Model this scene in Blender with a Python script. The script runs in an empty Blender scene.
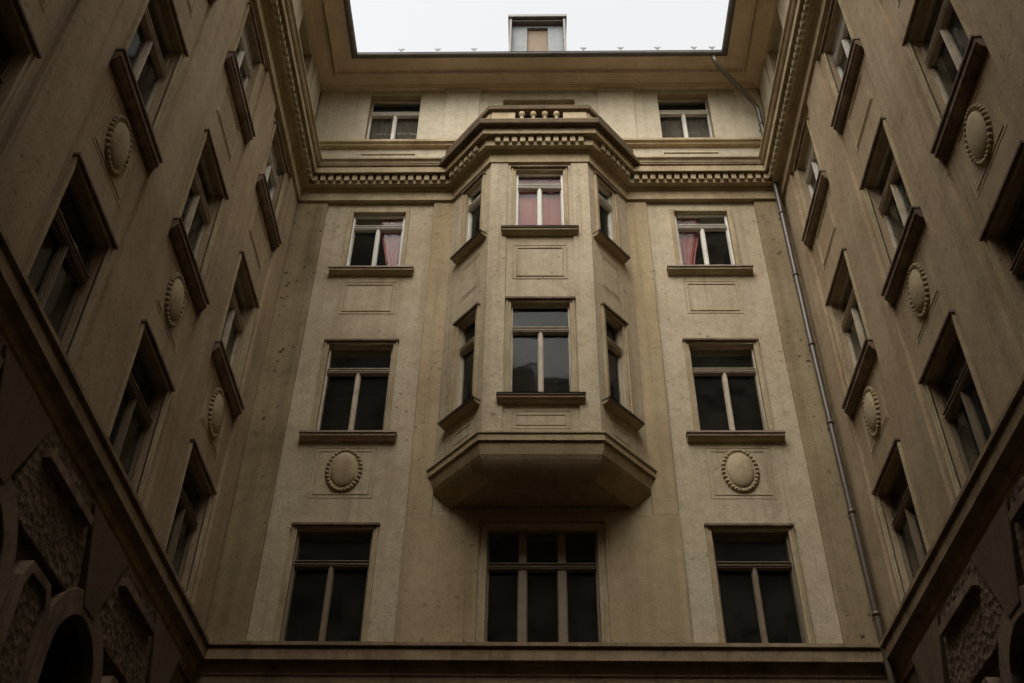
import bpy, bmesh, math, random
from mathutils import Vector, Matrix
random.seed(7)
R = math.radians
S = bpy.context.scene
COL = S.collection

# ------------------------------------------------------------------ camera
F_PX, PITCH, ROLL, YAW = 1073.58, .72247, .016848, .027674
CAM = (0, 0, 1.6)
def cam_dir(u, v, n):
    c, s = math.cos(ROLL), math.sin(ROLL)
    u, v = c*u - s*v, s*u + c*v
    d = (u, n*math.cos(PITCH) - v*math.sin(PITCH), n*math.sin(PITCH) + v*math.cos(PITCH))
    c, s = math.cos(YAW), math.sin(YAW)
    return Vector((c*d[0] - s*d[1], s*d[0] + c*d[1], d[2]))
cd = bpy.data.cameras.new('camera')
cam = bpy.data.objects.new('camera', cd)
COL.objects.link(cam)
rx, ry, rz = cam_dir(1, 0, 0), cam_dir(0, 1, 0), -cam_dir(0, 0, 1)
M = Matrix((rx, ry, rz)).transposed().to_4x4()
M.translation = CAM
cam.matrix_world = M
cd.sensor_width = 36
cd.lens = 36*F_PX/1024
cd.clip_end = 1000
S.camera = cam

# ------------------------------------------------------------------ sky, sun, exposure
SUN_EL, SUN_AZ = R(50), R(196)          # azimuth clockwise from +Y: behind the camera, a little to the left
w = bpy.data.worlds.new('World')
S.world = w
w.use_nodes = True
nt = w.node_tree
nt.nodes.clear()
sky = nt.nodes.new('ShaderNodeTexSky')
sky.sky_type = 'NISHITA'
sky.sun_disc = False
sky.sun_elevation = SUN_EL
sky.sun_rotation = SUN_AZ
sky.air_density = 1.0
sky.dust_density = 2.0
hs = nt.nodes.new('ShaderNodeHueSaturation')
hs.inputs['Saturation'].default_value = .04
hs.inputs['Value'].default_value = 1.22
bg = nt.nodes.new('ShaderNodeBackground')
bg.inputs['Strength'].default_value = .15
wo = nt.nodes.new('ShaderNodeOutputWorld')
nt.links.new(sky.outputs[0], hs.inputs['Color'])
nt.links.new(hs.outputs[0], bg.inputs['Color'])
nt.links.new(bg.outputs[0], wo.inputs['Surface'])
sd = bpy.data.lights.new('sun', 'SUN')
sd.energy = 1.15
sd.angle = R(60)
sd.color = (1, .93, .84)
sun = bpy.data.objects.new('sun', sd)
COL.objects.link(sun)
to_sun = Vector((math.sin(SUN_AZ)*math.cos(SUN_EL), math.cos(SUN_AZ)*math.cos(SUN_EL), math.sin(SUN_EL)))
sun.rotation_euler = to_sun.to_track_quat('Z', 'Y').to_euler()
sun.location = (0, 0, 60)
S.render.engine = 'CYCLES'
S.cycles.max_bounces = 10
S.cycles.diffuse_bounces = 5
S.cycles.transparent_max_bounces = 12
S.view_settings.view_transform = 'Standard'
S.view_settings.look = 'None'
S.view_settings.gamma = 1
S.view_settings.exposure = 1.15

# ------------------------------------------------------------------ materials
def mat(name):
    m = bpy.data.materials.new(name)
    m.use_nodes = True
    n = m.node_tree.nodes
    return m, n, m.node_tree.links, n['Principled BSDF']
def ramp(n, l, src, stops, interp='LINEAR'):
    r = n.new('ShaderNodeValToRGB')
    r.color_ramp.interpolation = interp
    while len(r.color_ramp.elements) < len(stops):
        r.color_ramp.elements.new(.5)
    for e, (p, c) in zip(r.color_ramp.elements, stops):
        e.position = p
        e.color = (*c, 1) if len(c) == 3 else c
    l.new(src, r.inputs[0])
    return r.outputs[0]
def g(v): return (v, v, v)
def noise(n, l, pos, scale, detail=4, rough=.6, stretch=None):
    t = n.new('ShaderNodeTexNoise')
    t.inputs['Scale'].default_value = scale
    t.inputs['Detail'].default_value = detail
    t.inputs['Roughness'].default_value = rough
    if stretch:
        mp = n.new('ShaderNodeMapping')
        mp.inputs['Scale'].default_value = stretch
        l.new(pos, mp.inputs[0])
        pos = mp.outputs[0]
    l.new(pos, t.inputs['Vector'])
    return t.outputs['Fac']
def mix(n, l, fac, a, b, mode='MIX'):
    m = n.new('ShaderNodeMix')
    m.data_type = 'RGBA'
    m.blend_type = mode
    for sock, v in ((m.inputs[0], fac), (m.inputs[6], a), (m.inputs[7], b)):
        if isinstance(v, (int, float)): sock.default_value = v
        elif isinstance(v, tuple): sock.default_value = (*v, 1)
        else: l.new(v, sock)
    return m.outputs[2]
def stucco(name, base, stain, streak=.5, blotch=.5, pits=.0, bump=.25, coarse=None, bscale=.7, speck=0):
    """painted lime render: blotches, rain streaks, soot specks, knocked-off pits, sandy bump"""
    m, n, l, b = mat(name)
    pos = n.new('ShaderNodeNewGeometry').outputs['Position']
    c = base
    bl = ramp(n, l, noise(n, l, pos, bscale, 6, .65), [(.38, g(0)), (.68, g(blotch))])
    c = mix(n, l, bl, c, stain)
    st = ramp(n, l, noise(n, l, pos, 1, 5, .6, (5, 5, .22)), [(.48, g(0)), (.74, g(streak))])
    c = mix(n, l, st, c, tuple(x*.55 for x in stain))
    fine = ramp(n, l, noise(n, l, pos, 45, 4, .75), [(.28, g(.70)), (.72, g(1.18))])
    c = mix(n, l, 1.0, c, fine, 'MULTIPLY')
    mid = ramp(n, l, noise(n, l, pos, 6, 6, .7), [(.34, g(.74)), (.56, g(1.04))])
    c = mix(n, l, .5, c, mid, 'MULTIPLY')
    run = ramp(n, l, noise(n, l, pos, 1, 3, .55, (8, 8, .16)), [(.60, g(0)), (.72, g(streak))])
    c = mix(n, l, run, c, tuple(x*.6 for x in stain))
    h = noise(n, l, pos, 60, 3, .7)
    if pits:
        v = n.new('ShaderNodeTexVoronoi')
        v.inputs['Scale'].default_value = 6.5
        v.inputs['Randomness'].default_value = 1
        wv = n.new('ShaderNodeVectorMath'); wv.operation = 'ADD'
        nz = n.new('ShaderNodeTexNoise'); nz.inputs['Scale'].default_value = 9
        sc = n.new('ShaderNodeVectorMath'); sc.operation = 'SCALE'; sc.inputs['Scale'].default_value = .12
        l.new(pos, nz.inputs['Vector']); l.new(nz.outputs['Color'], sc.inputs[0])
        l.new(pos, wv.inputs[0]); l.new(sc.outputs[0], wv.inputs[1]); l.new(wv.outputs[0], v.inputs['Vector'])
        spot = ramp(n, l, v.outputs['Distance'], [(.12, g(1)), (.24, g(0))])
        area = ramp(n, l, noise(n, l, pos, .9, 3, .6), [(.5, g(0)), (.62, g(pits))])
        pm = mix(n, l, 1.0, spot, area, 'MULTIPLY')
        c = mix(n, l, pm, c, tuple(x*.35 for x in stain))
        h = mix(n, l, pm, h, (0, 0, 0))
    if speck:
        sp = ramp(n, l, noise(n, l, pos, 16, 3, .6), [(.60, g(0)), (.70, g(1))])
        ar = ramp(n, l, noise(n, l, pos, 1.1, 4, .6, (1, 1, .45)), [(.42, g(.05)), (.62, g(speck))])
        c = mix(n, l, mix(n, l, 1.0, sp, ar, 'MULTIPLY'), c, tuple(x*.4 for x in stain))
    if coarse:
        v2 = n.new('ShaderNodeTexVoronoi')
        v2.inputs['Scale'].default_value = coarse
        l.new(pos, v2.inputs['Vector'])
        hh = noise(n, l, pos, coarse*.9, 5, .75)
        h = mix(n, l, .5, hh, v2.outputs['Distance'])
        c = mix(n, l, 1.0, c, ramp(n, l, hh, [(.35, g(.45)), (.65, g(1.15))]), 'MULTIPLY')
    bp = n.new('ShaderNodeBump')
    bp.inputs['Strength'].default_value = .9 if coarse else bump
    bp.inputs['Distance'].default_value = .09 if coarse else .012
    l.new(h, bp.inputs['Height'])
    l.new(bp.outputs[0], b.inputs['Normal'])
    l.new(c, b.inputs['Base Color'])
    b.inputs['Roughness'].default_value = .92
    b.inputs['Specular IOR Level'].default_value = .2
    return m
def paint(name, base, rough=.5, spec=.4, metal=0, wear=.35, wearcol=None, scale=6):
    m, n, l, b = mat(name)
    pos = n.new('ShaderNodeNewGeometry').outputs['Position']
    f = ramp(n, l, noise(n, l, pos, scale, 6, .7), [(.42, g(0)), (.7, g(wear))])
    c = mix(n, l, f, base, wearcol or tuple(x*.45 for x in base))
    l.new(c, b.inputs['Base Color'])
    b.inputs['Roughness'].default_value = rough
    b.inputs['Specular IOR Level'].default_value = spec
    b.inputs['Metallic'].default_value = metal
    bp = n.new('ShaderNodeBump'); bp.inputs['Strength'].default_value = .2; bp.inputs['Distance'].default_value = .004
    l.new(noise(n, l, pos, 30, 3), bp.inputs['Height']); l.new(bp.outputs[0], b.inputs['Normal'])
    return m
STAIN = (.22, .15, .08)
M_BAY = stucco('bay_stucco', (.51, .425, .29), (.33, .245, .14), .38, .5, .6, speck=.5)
M_STRIP = stucco('pilaster_stucco', (.435, .34, .20), (.26, .178, .09), .35, .6, .5, speck=.6)
M_PIT = stucco('pitted_stucco', (.345, .27, .155), (.165, .112, .058), .45, .7, .95, speck=.9)
M_SIDE = stucco('wing_stucco', (.44, .335, .21), (.26, .175, .098), .3, .65, .4, speck=.6)
M_TRIM = stucco('trim_stucco', (.47, .38, .235), (.255, .172, .088), .25, .6, .0, .15, bscale=1.6)
M_ATTIC = stucco('attic_stucco', (.50, .435, .31), (.36, .295, .185), .2, .35, .0)
M_DARKTRIM = stucco('dark_trim', (.26, .185, .12), (.09, .06, .04), .6, .8, .0, .2, bscale=2.2)  # darker, blotchier brown than the other trim
M_CORN = stucco('lower_cornice_stucco', (.36, .265, .155), (.16, .11, .065), .5, .8, .0, .2, bscale=2)
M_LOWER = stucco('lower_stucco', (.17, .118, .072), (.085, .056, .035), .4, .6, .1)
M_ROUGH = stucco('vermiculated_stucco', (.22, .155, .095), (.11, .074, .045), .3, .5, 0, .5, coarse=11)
M_EAVE = stucco('eaves_paint', (.68, .555, .395), (.48, .36, .24), .2, .6, .0, .1, bscale=1.5)
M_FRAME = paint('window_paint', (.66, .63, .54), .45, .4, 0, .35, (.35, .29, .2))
M_FRAME_HALFDIM = paint('half_shaded_window_paint', (.50, .42, .30), .55, .35, 0, .6, (.22, .16, .10))  # same worn window paint, middle-row shade mixed into its colour
M_FRAME_DIM = paint('shaded_window_paint', (.21, .16, .10), .6, .3, 0, .6, (.15, .11, .07))  # same paint again, bottom-row shade mixed into its colour
M_ZINC = paint('zinc_sheet', (.12, .11, .095), .5, .4, .2, .6, (.05, .042, .035), 3)
M_FLASH = paint('sooty_flashing', (.13, .092, .055), .9, .08, .0, .7, (.045, .032, .025), 4)
M_PIPE = paint('pipe_zinc', (.085, .063, .042), .38, .5, .0, .6, (.055, .04, .026), 2.5)
M_TILE = paint('roof_tiles', (.16, .085, .06), .8, .2, 0, .7, (.06, .04, .035), 5)
M_SILLTIN = paint('sill_tin', (.24, .175, .12), .6, .4, .2, .6, (.08, .055, .04), 5)
M_DORMER = paint('dormer_sheet', (.17, .185, .18), .6, .3, .0, .6, (.10, .105, .10), 6)
M_PANEL = paint('dormer_panel', (.21, .16, .11), .8, .2, 0, .3)
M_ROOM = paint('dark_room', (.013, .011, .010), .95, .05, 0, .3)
M_GROUND = paint('cobbles', (.11, .095, .08), .85, .2, 0, .6, (.05, .045, .04), 4)
def cloth(name, base, trans=.25):
    m, n, l, b = mat(name)
    pos = n.new('ShaderNodeNewGeometry').outputs['Position']
    f = ramp(n, l, noise(n, l, pos, 5, 4), [(.35, g(.8)), (.7, g(1.1))])
    l.new(mix(n, l, 1.0, base, f, 'MULTIPLY'), b.inputs['Base Color'])
    b.inputs['Roughness'].default_value = .95
    b.inputs['Specular IOR Level'].default_value = .1
    return m
M_PINK = cloth('pink_cloth', (.46, .15, .155))
M_NET = cloth('net_curtain', (.17, .135, .115))
M_GREYCLOTH = cloth('grey_cloth', (.17, .15, .13))
def glass():
    m, n, l, b = mat('old_glass')
    n.remove(b)
    out = n['Material Output']
    tr = n.new('ShaderNodeBsdfTransparent'); tr.inputs[0].default_value = (.86, .88, .85, 1)
    gl = n.new('ShaderNodeBsdfGlossy'); gl.inputs['Roughness'].default_value = .03
    lw = n.new('ShaderNodeLayerWeight'); lw.inputs['Blend'].default_value = .5
    pw = n.new('ShaderNodeMath'); pw.operation = 'POWER'; pw.inputs[1].default_value = 4
    ma = n.new('ShaderNodeMath'); ma.operation = 'MULTIPLY_ADD'; ma.inputs[1].default_value = .3; ma.inputs[2].default_value = .005
    l.new(lw.outputs['Facing'], pw.inputs[0]); l.new(pw.outputs[0], ma.inputs[0])
    pos = n.new('ShaderNodeNewGeometry').outputs['Position']
    bp = n.new('ShaderNodeBump'); bp.inputs['Strength'].default_value = .06; bp.inputs['Distance'].default_value = .02
    l.new(noise(n, l, pos, 3.5, 2), bp.inputs['Height']); l.new(bp.outputs[0], gl.inputs['Normal'])
    mx = n.new('ShaderNodeMixShader')
    l.new(ma.outputs[0], mx.inputs[0]); l.new(tr.outputs[0], mx.inputs[1]); l.new(gl.outputs[0], mx.inputs[2])
    df = n.new('ShaderNodeBsdfDiffuse'); df.inputs[0].default_value = (.30, .27, .22, 1)
    m2 = n.new('ShaderNodeMixShader')
    l.new(ramp(n, l, noise(n, l, pos, 2.2, 6, .7), [(.35, g(.012)), (.75, g(.06))]), m2.inputs[0])
    l.new(mx.outputs[0], m2.inputs[1]); l.new(df.outputs[0], m2.inputs[2])
    l.new(m2.outputs[0], out.inputs['Surface'])
    return m
M_GLASS = glass()

# ------------------------------------------------------------------ mesh helpers
class Frame:
    """facade coordinates: u along the wall, z up, w outwards"""
    def __init__(s, o, ud, wd): s.o, s.u, s.w = Vector(o), Vector(ud), Vector(wd)
    def p(s, u, z, w): return s.o + s.u*u + s.w*w + Vector((0, 0, z))
class MB:
    def __init__(s): s.v, s.f, s.sm = [], [], []
    def face(s, pts, smooth=False):
        k = len(s.v); s.v += [tuple(p) for p in pts]; s.f.append(list(range(k, k+len(pts)))); s.sm.append(smooth); return s
    def box(s, fr, u0, u1, z0, z1, w0, w1):
        P = [fr.p(u, z, w) for w in (w0, w1) for z in (z0, z1) for u in (u0, u1)]
        for q in ((0, 1, 3, 2), (4, 5, 7, 6), (0, 1, 5, 4), (2, 3, 7, 6), (0, 2, 6, 4), (1, 3, 7, 5)):
            s.face([P[i] for i in q])
        return s
    def prism(s, fr, poly, w0, w1, smooth=False):
        a = [fr.p(u, z, w0) for u, z in poly]; b = [fr.p(u, z, w1) for u, z in poly]
        s.face(a); s.face(b)
        for i in range(len(poly)):
            j = (i+1) % len(poly); s.face([a[i], a[j], b[j], b[i]], smooth)
        return s
    def ring(s, fr, outer, inner, w0, w1):
        n = len(outer)
        for i in range(n):
            j = (i+1) % n
            o0, o1, i0, i1 = outer[i], outer[j], inner[i], inner[j]
            for w_ in (w0, w1): s.face([fr.p(*o0, w_), fr.p(*o1, w_), fr.p(*i1, w_), fr.p(*i0, w_)])
            s.face([fr.p(*o0, w0), fr.p(*o1, w0), fr.p(*o1, w1), fr.p(*o0, w1)])
            s.face([fr.p(*i0, w0), fr.p(*i1, w0), fr.p(*i1, w1), fr.p(*i0, w1)])
        return s
    def rect_ring(s, fr, u0, u1, z0, z1, t, w0, w1):
        return s.ring(fr, [(u0, z0), (u1, z0), (u1, z1), (u0, z1)], [(u0+t, z0+t), (u1-t, z0+t), (u1-t, z1-t), (u0+t, z1-t)], w0, w1)
    def tube(s, pts, r, seg=12, cap=True):
        pts = [Vector(p) for p in pts]; rings = []
        for i, p in enumerate(pts):
            a = (pts[min(i+1, len(pts)-1)] - pts[max(i-1, 0)]).normalized()
            x = a.cross(Vector((0, 0, 1)) if abs(a.z) < .9 else Vector((0, 1, 0))).normalized(); y = a.cross(x)
            rr = r[i] if isinstance(r, (list, tuple)) else r
            rings.append([p + (x*math.cos(t) + y*math.sin(t))*rr for t in (2*math.pi*k/seg for k in range(seg))])
        for A, B in zip(rings, rings[1:]):
            for k in range(seg):
                m = (k+1) % seg; s.face([A[k], A[m], B[m], B[k]], True)
        if cap: s.face(rings[0]); s.face(rings[-1])
        return s
    def lathe(s, fr, u, w, prof, seg=14):
        rings = [[fr.p(u + r*math.cos(t), z, w + r*math.sin(t)) for t in (2*math.pi*k/seg for k in range(seg))] for r, z in prof]
        for A, B in zip(rings, rings[1:]):
            for k in range(seg):
                m = (k+1) % seg; s.face([A[k], A[m], B[m], B[k]], True)
        s.face(rings[0]); s.face(rings[-1]); return s
    def sweep(s, offs, prof, i0, i1, close=False, caps=(False, False)):
        """offs(i, p) -> xy of path vertex i pushed outwards by p; profile is (p, z) points"""
        n = len(prof)
        for i in range(i0, i1):
            for k in range(n if close else n-1):
                (p, z), (q, y) = prof[k], prof[(k+1) % n]
                s.face([(*offs(i, p), z), (*offs(i+1, p), z), (*offs(i+1, q), y), (*offs(i, q), y)])
        for c, i in zip(caps, (i0, i1)):
            if c: s.face([(*offs(i, p), z) for p, z in prof])
        return s
    def slab(s, fr, u0, u1, z0, z1, w, t, holes):
        us = sorted({u0, u1, *[h for a in holes for h in a[:2]]}); zs = sorted({z0, z1, *[h for a in holes for h in a[2:]]})
        inside = lambda u, z: any(a < u < b and c < z < d for a, b, c, d in holes)
        for a, b in zip(us, us[1:]):
            for c, d in zip(zs, zs[1:]):
                if inside((a+b)/2, (c+d)/2): continue
                for ww in (w, w-t): s.face([fr.p(a, c, ww), fr.p(b, c, ww), fr.p(b, d, ww), fr.p(a, d, ww)])
        for a, b, c, d in list(holes) + [(u0, u1, z0, z1)]:
            for (x0, y0), (x1, y1) in (((a, c), (b, c)), ((b, c), (b, d)), ((b, d), (a, d)), ((a, d), (a, c))):
                s.face([fr.p(x0, y0, w), fr.p(x1, y1, w), fr.p(x1, y1, w-t), fr.p(x0, y0, w-t)])
        return s
    def build(s, name, m, parent=None, bevel=0, normals=True):
        me = bpy.data.meshes.new(name)
        me.from_pydata(s.v, [], s.f)
        me.polygons.foreach_set('use_smooth', s.sm)
        bm = bmesh.new(); bm.from_mesh(me)
        bmesh.ops.remove_doubles(bm, verts=bm.verts, dist=.0004)
        if normals: bmesh.ops.recalc_face_normals(bm, faces=bm.faces)
        bm.to_mesh(me); bm.free()
        me.materials.append(m)
        o = bpy.data.objects.new(name, me)
        COL.objects.link(o)
        if bevel:
            b = o.modifiers.new('bevel', 'BEVEL'); b.width = bevel; b.segments = 2; b.limit_method = 'ANGLE'; b.angle_limit = R(40)
        if parent:
            o.parent = parent
            o.location = -world_loc(parent)
        return o
def world_loc(o):
    l = Vector((0, 0, 0))
    while o: l += o.location; o = o.parent
    return l
def empty(name, loc):
    o = bpy.data.objects.new(name, None); COL.objects.link(o); o.location = loc; o.empty_display_size = .5
    return o
def tag(o, label, cat=None, group=None, kind=None):
    if label: o['label'] = label
    if cat: o['category'] = cat
    if group: o['group'] = group
    if kind: o['kind'] = kind
    return o

# ------------------------------------------------------------------ layout constants (metres)
YB, XL, XR, YR = 13.0, -4.33, 4.53, -3.6
XC = .10
EDGE = .05                                  # pilaster strips stand this far proud of the window bays
back = Frame((0, YB, 0), (1, 0, 0), (0, -1, 0))
left = Frame((XL, 0, 0), (0, 1, 0), (1, 0, 0))
right = Frame((XR, 0, 0), (0, 1, 0), (-1, 0, 0))
OR = [(-1.475, YB), (-.755, 12.13), (.945, 12.13), (1.675, YB)]      # plan of the oriel
PATH = [(XL, YR), (XL, YB), *OR, (XR, YB), (XR, YR)]
PATH0 = [(XL, YR), (XL, YB), (XR, YB), (XR, YR)]
def offsetter(path):
    P = [Vector(p) for p in path]
    def f(i, p):
        ds = []
        if i > 0: ds.append((P[i]-P[i-1]).normalized())
        if i < len(P)-1: ds.append((P[i+1]-P[i]).normalized())
        ns = [Vector((d.y, -d.x)) for d in ds]
        if len(ns) == 1: q = P[i] + ns[0]*p
        else:
            b = ns[0]+ns[1]; b.normalize(); q = P[i] + b*(p/b.dot(ns[0]))
        return (q.x, q.y)
    return f
OFF, OFF0 = offsetter(PATH), offsetter(PATH0)

# ------------------------------------------------------------------ the ground and the four wings
gr = MB(); gr.face([(-150, -150, 0), (150, -150, 0), (150, 150, 0), (-150, 150, 0)])
tag(gr.build('ground', M_GROUND), 'dark cobbled courtyard ground between the wings', kind='structure')
B_BACK = tag(empty('apartment_building', (XC, YB, 0)), 'cream rear range facing the viewer, with central three-sided oriel and grey roof dormer', 'building')
B_LEFT = tag(empty('apartment_building', (XL, 4, 0)), 'shadowed brown stucco courtyard wing filling the left side of the picture', 'building')
B_RIGHT = tag(empty('apartment_building', (XR, 4, 0)), 'brown stucco courtyard wing on the right, beside the tall metal downpipe', 'building')
B_REAR = tag(empty('apartment_building', (XC, YR, 0)), 'plain stucco range closing the courtyard behind the viewer, opposite the oriel', 'building')

# ------------------------------------------------------------------ windows (local: x along, y into the wall, z up; origin at the middle of the opening's bottom edge)
loc = Frame((0, 0, 0), (1, 0, 0), (0, -1, 0))
def window_kit(hw, h, tr, lights, casing=True, sill=.72, depth=1.3, rev=.17, fm=None, room_w=.12, lip=True, sill_m=None, cw=.045, sh=1.0, ft=.024):
    K = {}
    c = MB()
    if casing:
        for s in (-1, 1):
            a, b = sorted((s*hw, s*(hw+cw))); c.box(loc, a, b, 0, h, -.02, .022)
            a, b = sorted((s*(hw+cw), s*(hw+cw+.03))); c.box(loc, a, b, 0, h+cw, -.02, .04)
        c.box(loc, -hw-cw, hw+cw, h, h+cw, -.02, .022)
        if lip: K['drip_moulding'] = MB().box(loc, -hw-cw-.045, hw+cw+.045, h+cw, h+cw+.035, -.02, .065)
    else:
        c.rect_ring(loc, -hw-.02, hw+.02, -.02, h+.02, .0205, -rev-.05, -.02)
    K['window'] = c
    f = MB(); t = ft; y0, y1 = -rev-.07, -rev
    f.box(loc, -hw, -hw+t, 0, h, y0, y1); f.box(loc, hw-t, hw, 0, h, y0, y1)
    f.box(loc, -hw+t, hw-t, h-t, h, y0, y1); f.box(loc, -hw+t, hw-t, 0, t, y0, y1)
    f.box(loc, -hw+t, hw-t, tr-.035, tr+.03, y0, y1+.03)
    f.box(loc, -hw+t, hw-t, tr+.03, tr+.045, y0, y1+.055)
    f.box(loc, -hw+t, hw-t, tr-.012, tr+.004, y1+.03, y1+.045)
    if lights == 2:
        f.box(loc, -.03, .03, t, tr-.035, y0, y1+.012); f.box(loc, -.014, .014, t, tr-.035, y1+.012, y1+.026)
        xs = [-hw+t, -.03, .03, hw-t]
    elif lights == 3:
        xs = [-hw+t]
        for x in (-.27, .27):
            f.box(loc, x-.055, x+.055, t, tr-.035, y0, y1+.012); f.box(loc, x-.055, x+.055, tr+.045, h-t, y0, y1+.012)
            xs += [x-.055, x+.055]
        xs.append(hw-t)
    else:
        xs = [-hw+t, hw-t]
    for a, b in zip(xs[::2], xs[1::2]):      # casement stiles
        f.rect_ring(loc, a+.001, b-.001, t+.001, tr-.036, .011, y0+.012, y1-.012)
    K['frame'] = f
    p = MB()
    p.box(loc, -hw+.03, hw-.03, .03, tr, y0+.022, y0+.028); p.box(loc, -hw+.03, hw-.03, tr, h-.03, y0+.024, y0+.030)
    K['pane'] = p
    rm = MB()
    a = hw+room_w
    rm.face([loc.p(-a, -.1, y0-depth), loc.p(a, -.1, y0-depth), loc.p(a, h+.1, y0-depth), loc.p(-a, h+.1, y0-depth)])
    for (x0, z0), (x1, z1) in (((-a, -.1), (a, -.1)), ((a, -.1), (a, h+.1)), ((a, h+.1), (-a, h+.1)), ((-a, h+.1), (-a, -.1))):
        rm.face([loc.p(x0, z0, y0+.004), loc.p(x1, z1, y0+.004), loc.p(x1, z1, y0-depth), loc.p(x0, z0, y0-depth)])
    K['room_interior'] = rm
    s = MB()
    if sill:
        prof = [(-rev, .0), (.118, -.012)] + [(q, z*sh) for q, z in ((.118, -.10), (.095, -.11), (.085, -.14), (.05, -.175), (.02, -.18), (-.04, -.18))] + [(-.04, -.03)]
        s.face([loc.p(-sill, z, q) for q, z in prof]); s.face([loc.p(sill, z, q) for q, z in prof])
        for (q, z), (q2, z2) in zip(prof, prof[1:]+prof[:1]):
            s.face([loc.p(-sill, z, q), loc.p(sill, z, q), loc.p(sill, z2, q2), loc.p(-sill, z2, q2)])
        K['sill'] = s
        K['sill_flashing'] = MB().box(loc, -sill-.012, sill+.012, -.011, .016, -.01, .14).box(loc, -sill-.012, sill+.012, -.016, .016, .128, .14)
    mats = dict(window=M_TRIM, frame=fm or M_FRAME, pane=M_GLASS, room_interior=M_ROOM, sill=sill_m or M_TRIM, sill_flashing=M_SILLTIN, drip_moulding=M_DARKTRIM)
    out = {}
    for k, mb in K.items():
        o = mb.build(k, mats[k], None, .005 if k in ('frame', 'sill', 'window') else 0)
        COL.objects.unlink(o); out[k] = o
    return out
def put_window(kit, parent, at, rz, label=None, skip=()):
    r = kit['window'].copy(); COL.objects.link(r); r.parent = parent
    r.location = Vector(at) - world_loc(parent); r.rotation_euler = (0, 0, rz)
    if label: r['label'] = label
    for k, o in kit.items():
        if k == 'window' or k in skip: continue
        c = o.copy(); COL.objects.link(c); c.parent = r
    return r
ROWS = [(7.72, 1.86, 1.33), (11.2, 1.84, 1.31), (14.71, 1.52, 1.15)]       # sill level, height, transom height
ATT = (18.2, 1.62, 1.16)
HW = [.535, .52, .475]
kits = [window_kit(HW[i], r[1], r[2], 2, sill=(.72 if i else .62), fm=(M_FRAME_DIM, M_FRAME_HALFDIM, M_FRAME)[i], rev=.06, sh=.6, lip=i < 2, ft=.042 if i == 2 else .024) for i, r in enumerate(ROWS)]
kit_side = [window_kit(HW[i], r[1], r[2], 2, sill=(.74 if i else .62), fm=(M_FRAME_DIM, M_FRAME_HALFDIM, M_FRAME)[i], sill_m=M_DARKTRIM, rev=.1) for i, r in enumerate(ROWS)]
kit_att = window_kit(.51, ATT[1], ATT[2], 2, casing=False, sill=0, rev=.17)
kit_c1 = window_kit(.765, 1.85, 1.30, 3, sill=.85, fm=M_FRAME_DIM, lip=False, rev=.06)
kit_door = window_kit(.72, 2.0, 1.4, 2, casing=False, sill=0, rev=.3)
kit_of = [None, window_kit(.455, 1.90, 1.35, 2, sill=.63, depth=.55, fm=M_FRAME_HALFDIM, room_w=.1, rev=.05, sh=.6), window_kit(.41, 1.57, 1.17, 2, sill=.63, depth=.55, room_w=.1, rev=.05, sh=.6, ft=.036)]
kit_os = [None, window_kit(.235, 1.90, 1.35, 1, sill=.42, depth=.22, room_w=.02, rev=.06, fm=M_FRAME_HALFDIM, cw=.05, sh=.42), window_kit(.225, 1.57, 1.17, 1, sill=.42, depth=.22, room_w=.02, rev=.05, cw=.05, sh=.42)]

# ------------------------------------------------------------------ shared builders
def curve(p0, z0, p1, z1, kind, n=6):
    out = []
    for k in range(1, n):
        t = k/n*math.pi/2
        if kind == 'cove': out.append((p1 + (p0-p1)*math.cos(t), z0 + (z1-z0)*math.sin(t)))
        else: out.append((p0 + (p1-p0)*math.sin(t), z1 + (z0-z1)*math.cos(t)))
    return out
MAIN = [(-.06, 16.47), (.05, 16.47), (.05, 16.70), (.09, 16.71), (.09, 16.745), (.20, 16.745), (.20, 16.95), (.295, 16.95), (.295, 16.93),
        (.32, 16.93), (.32, 17.07), (.295, 17.075), (.295, 17.095), (.345, 17.10), (.345, 17.125), (.36, 17.13)] + curve(.36, 17.13, .41, 17.20, 'cove', 4) + [(.41, 17.205), (.415, 17.235), (-.06, 17.28)]
STRING = [(-.06, 18.07), (.03, 18.08), (.04, 18.12), (.085, 18.14), (.085, 18.20), (-.06, 18.23)]
EAVE = [(-.06, 19.93), (.03, 19.93), (.03, 19.965), (.06, 19.97), (.06, 20.0)] + curve(.07, 20.0, .28, 20.06, 'ovolo', 6) + \
       [(.28, 20.065), (.33, 19.93), (.35, 19.93), (.35, 20.03), (.37, 20.04), (.69, 20.05), (.69, 20.09), (-.06, 20.11)]
LOWC = [(-.06, 7.30), (-.03, 7.30), (-.02, 7.40), (.0, 7.42), (.01, 7.53), (.06, 7.545), (.06, 7.565), (.12, 7.57), (.12, 7.71), (.10, 7.72), (.10, 7.74), (.155, 7.75), (.155, 7.80), (-.06, 7.83)]
GUT = [(.745+.06*math.cos(t), 20.03+.06*math.sin(t)) for t in [math.pi*(1+k/10) for k in range(11)]] + \
      [(.815, 20.035), (.795, 20.04)] + [(.745+.048*math.cos(t), 20.03+.048*math.sin(t)) for t in [math.pi*(2-k/10) for k in range(11)]]
ROOF = [(.70, 20.095), (.70, 20.125), (-6, 24.3), (-6, 20.25), (.5, 20.12)]
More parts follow.
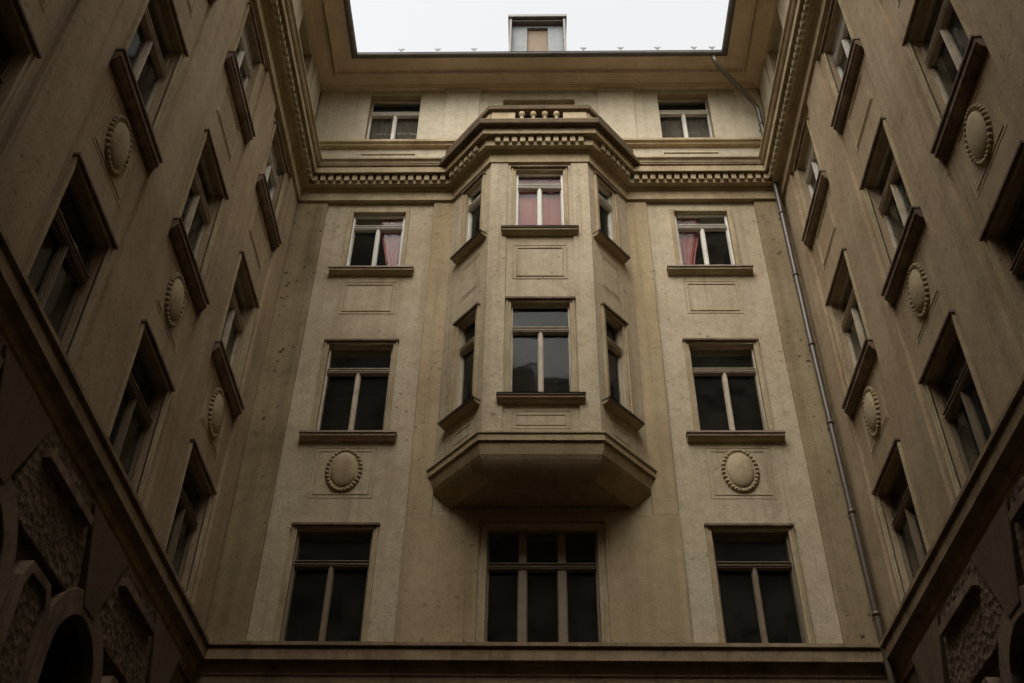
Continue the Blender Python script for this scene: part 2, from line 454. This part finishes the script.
def dentils(mb, off, i, skip=0):
    a = Vector((*off(i, 0), 0)); b = Vector((*off(i+1, 0), 0))
    a1, b1 = Vector((*off(i, .2), 0)), Vector((*off(i+1, .2), 0))
    d = (b-a).normalized(); wd = Vector((d.y, -d.x, 0))
    fr = Frame(a, d, wd)
    s0 = max(0, (a1-a).dot(d)); s1 = min((b-a).length, (b1-a).dot(d))
    n = int((s1-s0-.03)/.147); pad = (s1-s0 - n*.147)/2
    for k in range(n):
        u = s0 + pad + (k+.5)*.147
        mb.box(fr, u-.045, u+.045, 16.785, 16.949, .19, .262)
    return mb
SHAPES = (('main_cornice', MAIN, OFF, M_TRIM), ('attic_string_course', STRING, OFF0, M_TRIM), ('eaves', EAVE, OFF0, M_EAVE), ('lower_cornice', LOWC, OFF0, M_CORN), ('gutter', GUT, OFF0, M_ZINC), ('roof', ROOF, OFF0, M_TILE))
for nm, prof, off, m in SHAPES:
    last = 6 if off is OFF else 2
    for B, a, b in ((B_LEFT, 0, 1), (B_BACK, 1, last), (B_RIGHT, last, last+1)):
        mb = MB().sweep(off, prof, a, b, close=nm in ('gutter', 'roof'))
        if nm == 'main_cornice':
            for i in range(a, b): dentils(mb, off, i)
        o = mb.build(nm, m, B)
def medallion(fr, u, z, parent, w0=-EDGE):
    """an oval boss with a beaded rim"""
    a, b = .20, .31
    m = MB(); N = 28; rings = []
    for k in range(7):
        t = k/6*math.pi/2
        rings.append([fr.p(u + a*math.cos(t)*math.cos(q), z + b*math.cos(t)*math.sin(q), w0 + .015 + .075*math.sin(t)) for q in (2*math.pi*j/N for j in range(N))])
    rings.insert(0, [fr.p(u + a*math.cos(q), z + b*math.sin(q), w0-.02) for q in (2*math.pi*j/N for j in range(N))])
    for A, B in zip(rings, rings[1:]):
        for j in range(N): m.face([A[j], A[(j+1) % N], B[(j+1) % N], B[j]], True)
    mo = m.build('medallion', M_TRIM, parent)
    r = MB(); NB = 30
    for sc, rad, dep in ((1.0, .022, .012),):
        pts = [fr.p(u + (a+.008)*math.cos(q), z + (b+.008)*math.sin(q), w0+.008) for q in (2*math.pi*j/48 for j in range(49))]
        r.tube(pts, .018, 8, False)
    for j in range(NB):
        q = 2*math.pi*(j+.5)/NB
        cx, cz = u + (a+.042)*math.cos(q), z + (b+.042)*math.sin(q)
        rs = []
        for k in range(5):
            t = k/4*math.pi/2; rr = .036*math.cos(t)+.001
            rs.append([fr.p(cx + rr*math.cos(x), cz + rr*math.sin(x), w0 - .002 + .05*math.sin(t)) for x in (2*math.pi*i/8 for i in range(8))])
        for A, B in zip(rs, rs[1:]):
            for i in range(8): r.face([A[i], A[(i+1) % 8], B[(i+1) % 8], B[i]], True)
    rim = r.build('beaded_rim', M_TRIM, mo)
    return mo
def apron(fr, u, z0, z1, hw, parent, w0=-EDGE, relief=1.0):
    """moulded panel frame under a window"""
    m = MB()
    for k, (i, t, d) in enumerate(((0, .018, .007), (.06, .022, .012))):
        m.rect_ring(fr, u-hw+i, u+hw-i, z0+i, z1-i, t, w0-.01, w0+d*relief)
    return m.build('apron_panel', M_TRIM, parent, .004)

# ------------------------------------------------------------------ rear range: wall, strips, windows
WX = (-2.80, 3.0)
holes = []
for r_, hw in zip(ROWS, HW): holes += [(x-hw, x+hw, r_[0], r_[0]+r_[1]) for x in WX]
holes += [(x-.51, x+.51, ATT[0], ATT[0]+ATT[1]) for x in WX] + [(XC+.005-.765, XC+.005+.765, 7.72, 9.57), (XC-.72, XC+.72, 17.3, 19.63)]
MB().slab(back, XL-.3, XR+.3, 7.32, 17.1, -EDGE, .3, [h for h in holes if h[2] < 17]).build('wall', M_BAY, B_BACK)
MB().slab(back, XL-.3, XR+.3, 17.1, 20.1, -EDGE, .3, [h for h in holes if h[2] > 17]).build('attic_wall', M_ATTIC, B_BACK)
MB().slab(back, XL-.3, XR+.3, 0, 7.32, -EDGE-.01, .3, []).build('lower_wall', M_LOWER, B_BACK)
def strip(fr, u0, u1, z0, z1, m, parent, name='pilaster', w1=0.0):
    return MB().box(fr, u0, u1, z0, z1, -EDGE-.03, w1).build(name, m, parent, .008)
strip(back, XL, -3.77, 7.8, 16.47, M_PIT, B_BACK)
strip(back, 3.985, XR, 7.8, 16.47, M_PIT, B_BACK)
strip(back, -1.82, -1.46, 9.8, 16.47, M_STRIP, B_BACK)
strip(back, 1.67, 2.035, 9.8, 16.47, M_STRIP, B_BACK)
MB().box(back, -1.82, 2.035, 7.8, 9.8, -EDGE-.03, -.24).build('central_panel', M_STRIP, B_BACK) if False else None
cp = MB().slab(back, -1.82, 2.035, 7.8, 9.8, 0, .06, [(XC-.67-.2, XC+.68+.2, 7.81, 9.70)])
cp.build('central_panel', M_STRIP, B_BACK, .008)
for u0, u1 in ((XL, -3.86), (-1.78, -1.10), (1.28, 2.0), (4.06, XR)):
    p = strip(back, u0, u1, 18.23, 19.93, M_ATTIC, B_BACK, 'attic_pilaster', -.015)
    if u0 in (-1.78, 1.28):
        MB().box(back, u0-.03, u1+.03, 19.84, 19.95, -.04, .02).build('capital', M_ATTIC, p, .006)
LR = ('left', 'right')
for i, r_ in enumerate(ROWS):
    for x in WX: put_window(kits[i], B_BACK, (x, YB+EDGE, r_[0]), 0)
for x in WX: put_window(kit_att, B_BACK, (x, YB+EDGE, ATT[0]), 0)
put_window(kit_c1, B_BACK, (XC+.005, YB+EDGE, 7.72), 0, 'wide three-light window under the oriel')
put_window(kit_door, B_BACK, (XC, YB+EDGE, 17.63), 0, 'balcony door above the oriel')
for x in WX:
    apron(back, x, 13.72, 14.47, .47, B_BACK)
    apron(back, x, 10.10, 11.0, .47, B_BACK, relief=.7)
    medallion(back, x, 10.58, B_BACK)
    MB().rect_ring(back, x-.55, x+.55, 17.62, 17.92, .03, -EDGE-.01, -EDGE+.025).build('apron_panel', M_ATTIC, B_BACK, .004)

# the oriel
def oriel_frame(i):
    a, b = Vector((*OR[i], 0)), Vector((*OR[i+1], 0)); d = (b-a).normalized()
    return Frame(a, d, Vector((d.y, -d.x, 0))), (b-a).length, math.atan2(d.y, d.x)
OFFO = offsetter(OR)
ORI = MB()
sides = [oriel_frame(i) for i in range(3)]
ORW = [(11.2, 1.90), (14.71, 1.57)]
for i, (fr, L, ang) in enumerate(sides):
    uc = L/2 if i == 1 else (.665 if i == 0 else L-.665)
    hs_ = [(uc-h, uc+h, z, z+hh) for h, (z, hh) in zip((.455, .41) if i == 1 else (.235, .225), ORW)]
    t = .12; e0, e1 = (.0, .0)
    ORI.slab(fr, 0, L, 10.5, 16.5, -.001, t, hs_)
oriel = ORI.build('oriel', M_BAY, B_BACK)
for i, (fr, L, ang) in enumerate(sides):
    uc = L/2 if i == 1 else (.665 if i == 0 else L-.665)
    for k, kit in ((0, kit_of if i == 1 else kit_os), (1, kit_of if i == 1 else kit_os)):
        p = fr.p(uc, ORW[k][0], -.001)
        put_window(kit[k+1], B_BACK, p, ang, ('front', 'flank')[i != 1] + ' window of the oriel')
    if i == 1:
        for a, b in ((0, .30), (L-.30, L)):
            MB().box(fr, a, b, 10.58, 16.47, -.02, .028).build('pier', M_BAY, oriel, .006)
        apron(fr, uc, 13.62, 14.40, .44, B_BACK, 0); apron(fr, uc, 10.66, 10.98, .42, B_BACK, 0, .6)
    else:
        apron(fr, uc, 13.62, 14.40, .27, B_BACK, 0, .45); apron(fr, uc, 10.66, 10.98, .27, B_BACK, 0, .45)
CORB = [(-.03, 10.59), (.085, 10.565), (.085, 10.535), (.065, 10.53), (.065, 10.42), (.03, 10.415), (.03, 10.37)] + \
       [(.03 - .27*k/8, 10.37 - .44*(k/8)**.55) for k in range(1, 8)] + [(-.24, 9.93), (-.255, 9.93), (-.26, 9.95)]
def wallpt(p, s):                            # where an offset flank meets the wall
    return OFFO(0 if s < 0 else 3, p)
# carry the flanks on into the wall so that no gap shows behind the corbel
def ext(off, i, p):
    q = Vector(off(i, p)); d = (Vector(OR[1])-Vector(OR[0])) if i == 0 else (Vector(OR[2])-Vector(OR[3])); d.normalize()
    k = (YB+.06-q.y)/d.y
    q = q + d*k
    return (q.x, q.y)
OFFX = lambda i, p: ext(OFFO, i, p) if i in (0, 3) else OFFO(i, p)
cb = MB().sweep(OFFX, CORB, 0, 3)
cb.face([(*OFFX(i, -.26), 9.95) for i in range(4)])
cb.build('corbel', M_STRIP, oriel)
FL = [(.33, 17.082), (.418, 17.085), (.43, 17.10), (.43, 17.205), (.20, 17.28), (-.05, 17.30)]
MB().sweep(OFFX, FL, 0, 3).build('flashing', M_FLASH, oriel)
bal = MB()
PAR = [(.02, 17.28), (.115, 17.28), (.115, 17.36), (.10, 17.37), (.10, 17.40), (.02, 17.40), (.02, 17.28)]
RAIL = [(.0, 17.86), (.09, 17.86), (.10, 17.88), (.14, 17.89), (.14, 18.00), (.12, 18.02), (.0, 18.03), (.0, 17.86)]
bal.sweep(OFFX, PAR, 0, 3)
for i, (fr, L, ang) in enumerate(sides):
    if i == 1:
        for a, b in ((-.02, .41), (L-.41, L+.02)): bal.box(fr, a, b, 17.40, 17.85, .025, .085)
    else: bal.box(fr, -.02, L+.02, 17.40, 17.85, .025, .085)
balo = bal.build('balustrade', M_TRIM, oriel)
MB().sweep(OFFX, RAIL, 0, 3).build('handrail', M_FLASH, oriel)
fr, L, ang = sides[1]
prof = [(.05, 17.40), (.05, 17.43), (.03, 17.44), (.06, 17.49), (.068, 17.54), (.05, 17.62), (.03, 17.72), (.03, 17.76), (.055, 17.78), (.06, 17.85)]
for k in range(4):
    MB().lathe(fr, L/2 + (k-1.5)*.212, .055, prof).build('baluster', M_TRIM, oriel)
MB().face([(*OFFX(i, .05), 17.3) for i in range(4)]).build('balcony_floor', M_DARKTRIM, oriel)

# dormer on the roof of the rear range
dr = Frame((.08, 13.2, 0), (1, 0, 0), (0, -1, 0))
dm = MB(); a = .615
dm.box(dr, -a+.05, -.235, 20.3, 22.60, -1.6, 0); dm.box(dr, .235, a-.05, 20.3, 22.60, -1.6, 0)
dm.box(dr, -.235, .235, 22.47, 22.60, -1.6, 0)
dmo = dm.build('dormer', M_DORMER, B_BACK, .01)
f2 = MB()
f2.box(dr, -a, -a+.055, 20.3, 22.61, -.9, .16); f2.box(dr, a-.055, a, 20.3, 22.61, -.9, .16)
f2.box(dr, -a-.03, a+.03, 22.61, 22.70, -1.7, .2); f2.box(dr, -a+.055, a-.055, 22.55, 22.60, -1.5, .12)
f2.build('dormer_hood', M_ZINC, dmo, .008)
MB().box(dr, -.235, .235, 20.3, 22.47, -.2, -.07).build('shutter', M_PANEL, dmo, .005)

# snow hooks standing along the gutter
for x in (-2.66, -1.93, -1.20, .995, 1.735, 2.47, 3.2, 3.56):
    h = MB(); fr_ = Frame((x, 12.27, 0), (1, 0, 0), (0, -1, 0))
    h.box(fr_, -.008, .008, 20.0, 20.27, -.004, .004).prism(fr_, [(-.065, 20.27), (.065, 20.27), (.012, 20.20), (-.012, 20.20)], -.006, .006)
    h.build('snow_hook', M_ZINC, B_BACK)

# downpipe in the right-hand corner
px, py = 4.385, 12.84
pipe = MB().tube([(3.56, 12.30, 19.97), (3.57, 12.31, 19.86), (3.62, 12.35, 19.76), (4.27, 12.76, 19.17), (4.35, 12.81, 19.07), (px, py, 18.93), (px, py, 13), (px+.04, py, 7.75), (px+.04, py, 0)], .047, 14)
po = pipe.build('downpipe', M_PIPE, B_BACK)
for k, z in enumerate((18.5, 15.95, 14.4, 12.85, 11.3, 9.75, 8.2)):
    cx = px + .04*max(0, (13-z)/5.25)
    c = MB().tube([(cx, py, z-.03), (cx, py, z+.03)], .055, 14); c.box(Frame((cx, py, 0), (1, 0, 0), (0, -1, 0)), -.012, .012, z-.012, z+.012, -.2, -.05)
    c.build('pipe_clamp', M_PIPE, po)

# lower storey of the rear range: keystone and two small consoles below the cornice
k = MB().prism(back, [(-.36, 6.6), (.58, 6.6), (.56, 7.30), (-.34, 7.30)], -.08, .10)
ko = k.build('keystone', M_LOWER, B_BACK, .012)
MB().ring(back, [(-.22, 6.7), (.44, 6.7), (.44, 7.16), (.38, 7.22), (-.16, 7.22), (-.22, 7.16)], [(-.18, 6.74), (.40, 6.74), (.40, 7.14), (.36, 7.18), (-.14, 7.18), (-.18, 7.14)], .09, .125).build('moulding', M_LOWER, ko)
for u in (-.47, .69):
    MB().lathe(back, u, .02, [(.02, 6.7), (.07, 6.75), (.04, 6.85), (.085, 6.95), (.09, 7.05), (.06, 7.16), (.03, 7.24), (.01, 7.29)], 10).build('finial', M_LOWER, B_BACK)
u = XL+.3
while u < XR-1:
    if not -1.3 < u+.0 < .7:
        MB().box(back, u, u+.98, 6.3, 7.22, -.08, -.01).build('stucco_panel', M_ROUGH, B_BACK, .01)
    u += 1.12

# ------------------------------------------------------------------ side wings
COLS = [11.6, 9.33, 7.0, 4.7]
for fr, B, rz, cols in ((left, B_LEFT, R(90), [11.62, 9.38, 7.03, 4.72]), (right, B_RIGHT, R(-90), [11.60, 9.25, 6.95, 4.62])):
    hol = [(c-hw, c+hw, r_[0], r_[0]+r_[1]) for c in cols for r_, hw in zip(ROWS, HW)] + [(c-.51, c+.51, ATT[0], ATT[0]+ATT[1]) for c in cols]
    MB().slab(fr, YR, YB+.05, 7.32, 17.1, -EDGE, .3, [h for h in hol if h[2] < 17]).build('wall', M_SIDE, B)
    MB().slab(fr, YR, YB+.05, 17.1, 20.1, -EDGE, .3, [h for h in hol if h[2] > 17]).build('attic_wall', M_ATTIC, B)
    arch = cols
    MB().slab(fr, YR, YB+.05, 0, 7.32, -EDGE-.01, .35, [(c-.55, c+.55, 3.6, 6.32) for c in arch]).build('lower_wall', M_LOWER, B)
    edges = [(c-.76, c+.76) for c in cols]
    prev = YB
    for a_, b_ in edges:
        strip(fr, b_, prev, 7.8, 16.47, M_SIDE, B); prev = a_
        strip(fr, b_, min(b_+.6, YB), 18.23, 19.93, M_ATTIC, B, 'attic_pilaster', -.015)
    strip(fr, YR, prev, 7.8, 16.47, M_SIDE, B)
    for j, c in enumerate(cols):
        for i, r_ in enumerate(ROWS):
            if i == 2 and j > 2: pass
            put_window(kit_side[i], B, fr.p(c, r_[0], -EDGE), rz)
            if i == 2: apron(fr, c, 13.72, 14.47, .47, B)
            if i == 1:
                apron(fr, c, 10.10, 11.0, .47, B, relief=.7); medallion(fr, c, 10.55, B)
        put_window(kit_att, B, fr.p(c, ATT[0], -EDGE), rz)
        # arched opening of the lower storey with its stepped surround and keystone
        N = 14
        arc = [(c + .55*math.cos(math.pi*k/N), 5.77 + .55*math.sin(math.pi*k/N)) for k in range(N+1)]
        out = [(c + .80*math.cos(math.pi*k/N), 5.77 + .80*math.sin(math.pi*k/N)) for k in range(N+1)]
        am = MB()
        am.ring(fr, [(c+.80, 3.6)] + out + [(c-.80, 3.6)], [(c+.55, 3.6)] + arc + [(c-.55, 3.6)], -.085, .045)
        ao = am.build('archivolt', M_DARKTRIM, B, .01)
        MB().box(fr, c-.55, c+.55, 3.6, 6.32, -.30, -.26).build('arch_window', M_ROOM, ao)
        MB().box(fr, c-.9, c+.9, 3.4, 6.5, -.75, -.70).build('room_interior', M_ROOM, ao)
        MB().prism(fr, [(c-.15, 6.40), (c+.15, 6.40), (c+.56, 7.28), (c-.56, 7.28)], -.08, .06).build('keystone', M_LOWER, ao, .012)
    piers = [(a_+b_)/2 for a_, b_ in zip(cols, cols[1:])] + [cols[-1]-1.15]
    for c in piers:
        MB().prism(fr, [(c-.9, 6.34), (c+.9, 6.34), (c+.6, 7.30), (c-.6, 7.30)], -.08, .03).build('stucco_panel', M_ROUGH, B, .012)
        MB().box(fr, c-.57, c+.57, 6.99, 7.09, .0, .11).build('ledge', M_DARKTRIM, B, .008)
        O = [(c-.34, 4.2), (c+.34, 4.2), (c+.34, 5.98), (c+.22, 6.18), (c-.22, 6.18), (c-.34, 5.98)]
        I = [(c-.24, 4.3), (c+.24, 4.3), (c+.24, 5.95), (c+.17, 6.08), (c-.17, 6.08), (c-.24, 5.95)]
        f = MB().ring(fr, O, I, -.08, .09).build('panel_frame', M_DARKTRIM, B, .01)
        MB().prism(fr, I, -.08, .05).build('panel_field', M_ROUGH, f)
rear = Frame((0, YR, 0), (1, 0, 0), (0, 1, 0))
MB().slab(rear, XL-.3, XR+.3, 0, 24.4, 0, .35, []).build('wall', M_SIDE, B_REAR)
MB().box(rear, XL-.3, .10, 24.4, 25.3, -4, -.05).build('attic_block', M_SIDE, B_REAR)
MB().prism(Frame((0, YR, 0), (0, -1, 0), (1, 0, 0)), [(-.3, 24.41), (6, 25.2), (6, 24.42)], .12, XR+.3).build('roof', M_TILE, B_REAR)

# ------------------------------------------------------------------ curtains hanging in the windows of the rear range
def curtain(name, at, poly_top, poly_bot, z1, z0s, m, label, group=None, pleat=.02, waves=9, w=-.31, nu=48, nz=10):
    """cloth hung from z1; its left/right edges run from poly_top (u0,u1) to poly_bot (u0,u1); z0s gives the hem height along u"""
    o_ = empty(name, at) if False else None
    mb = MB()
    def pt(i, j, side):
        a, t = i/nu, j/nz
        te = t*t*(3-2*t)
        u0 = poly_top[0] + (poly_bot[0]-poly_top[0])*te; u1 = poly_top[1] + (poly_bot[1]-poly_top[1])*te
        hem = z0s(a)
        z = z1 + (hem-z1)*t
        ph = math.sin(a*waves*2*math.pi + .6*math.sin(a*17)) * pleat * (.5+.5*t) + .006*math.sin(a*31+t*3)
        return loc.p(u0 + (u1-u0)*a, z, w + ph + side*.003)
    for sd_ in (-1, 1):
        for i in range(nu):
            for j in range(nz):
                mb.face([pt(i, j, sd_), pt(i+1, j, sd_), pt(i+1, j+1, sd_), pt(i, j+1, sd_)], True)
    for i in range(nu):
        for j in (0, nz): mb.face([pt(i, j, -1), pt(i+1, j, -1), pt(i+1, j, 1), pt(i, j, 1)])
    for j in range(nz):
        for i in (0, nu): mb.face([pt(i, j, -1), pt(i, j+1, -1), pt(i, j+1, 1), pt(i, j, 1)])
    o = mb.build(name, m)
    o.location = at
    return tag(o, label, 'curtain', group)
z3 = ROWS[2][0]
curtain('curtain', (WX[0], YB+EDGE, z3), (-.02, .44), (.22, .44), 1.66, lambda a: .0, M_PINK, 'pink curtain drawn aside behind the right half of the upper window left of the oriel', pleat=.012, waves=3, w=-.165)
curtain('curtain', (WX[1], YB+EDGE, z3), (-.44, .02), (-.44, -.22), 1.66, lambda a: .0, M_PINK, 'pink curtain drawn aside behind the left half of the upper window right of the oriel', pleat=.012, waves=3, w=-.165)
curtain('curtain', (XC-.005, 12.131, ORW[1][0]), (-.46, .46), (-.46, .46), 1.70, lambda a: .0, M_PINK, 'pink curtain drawn right across the upper front window of the oriel', pleat=.008, waves=4, w=-.155)
curtain('curtain', (WX[0], YB+EDGE, ATT[0]), (-.5, .5), (-.5, .5), 1.3, lambda a: -.02, M_NET, 'pleated brownish net curtain in the attic window at the left end', pleat=.022, waves=10, w=-.275)
curtain('curtain', (WX[1], YB+EDGE, ATT[0]), (-.5, .5), (-.5, .5), 1.3, lambda a: -.02, M_NET, 'pleated brownish net curtain in the attic window beside the downpipe', pleat=.022, waves=8, w=-.275)
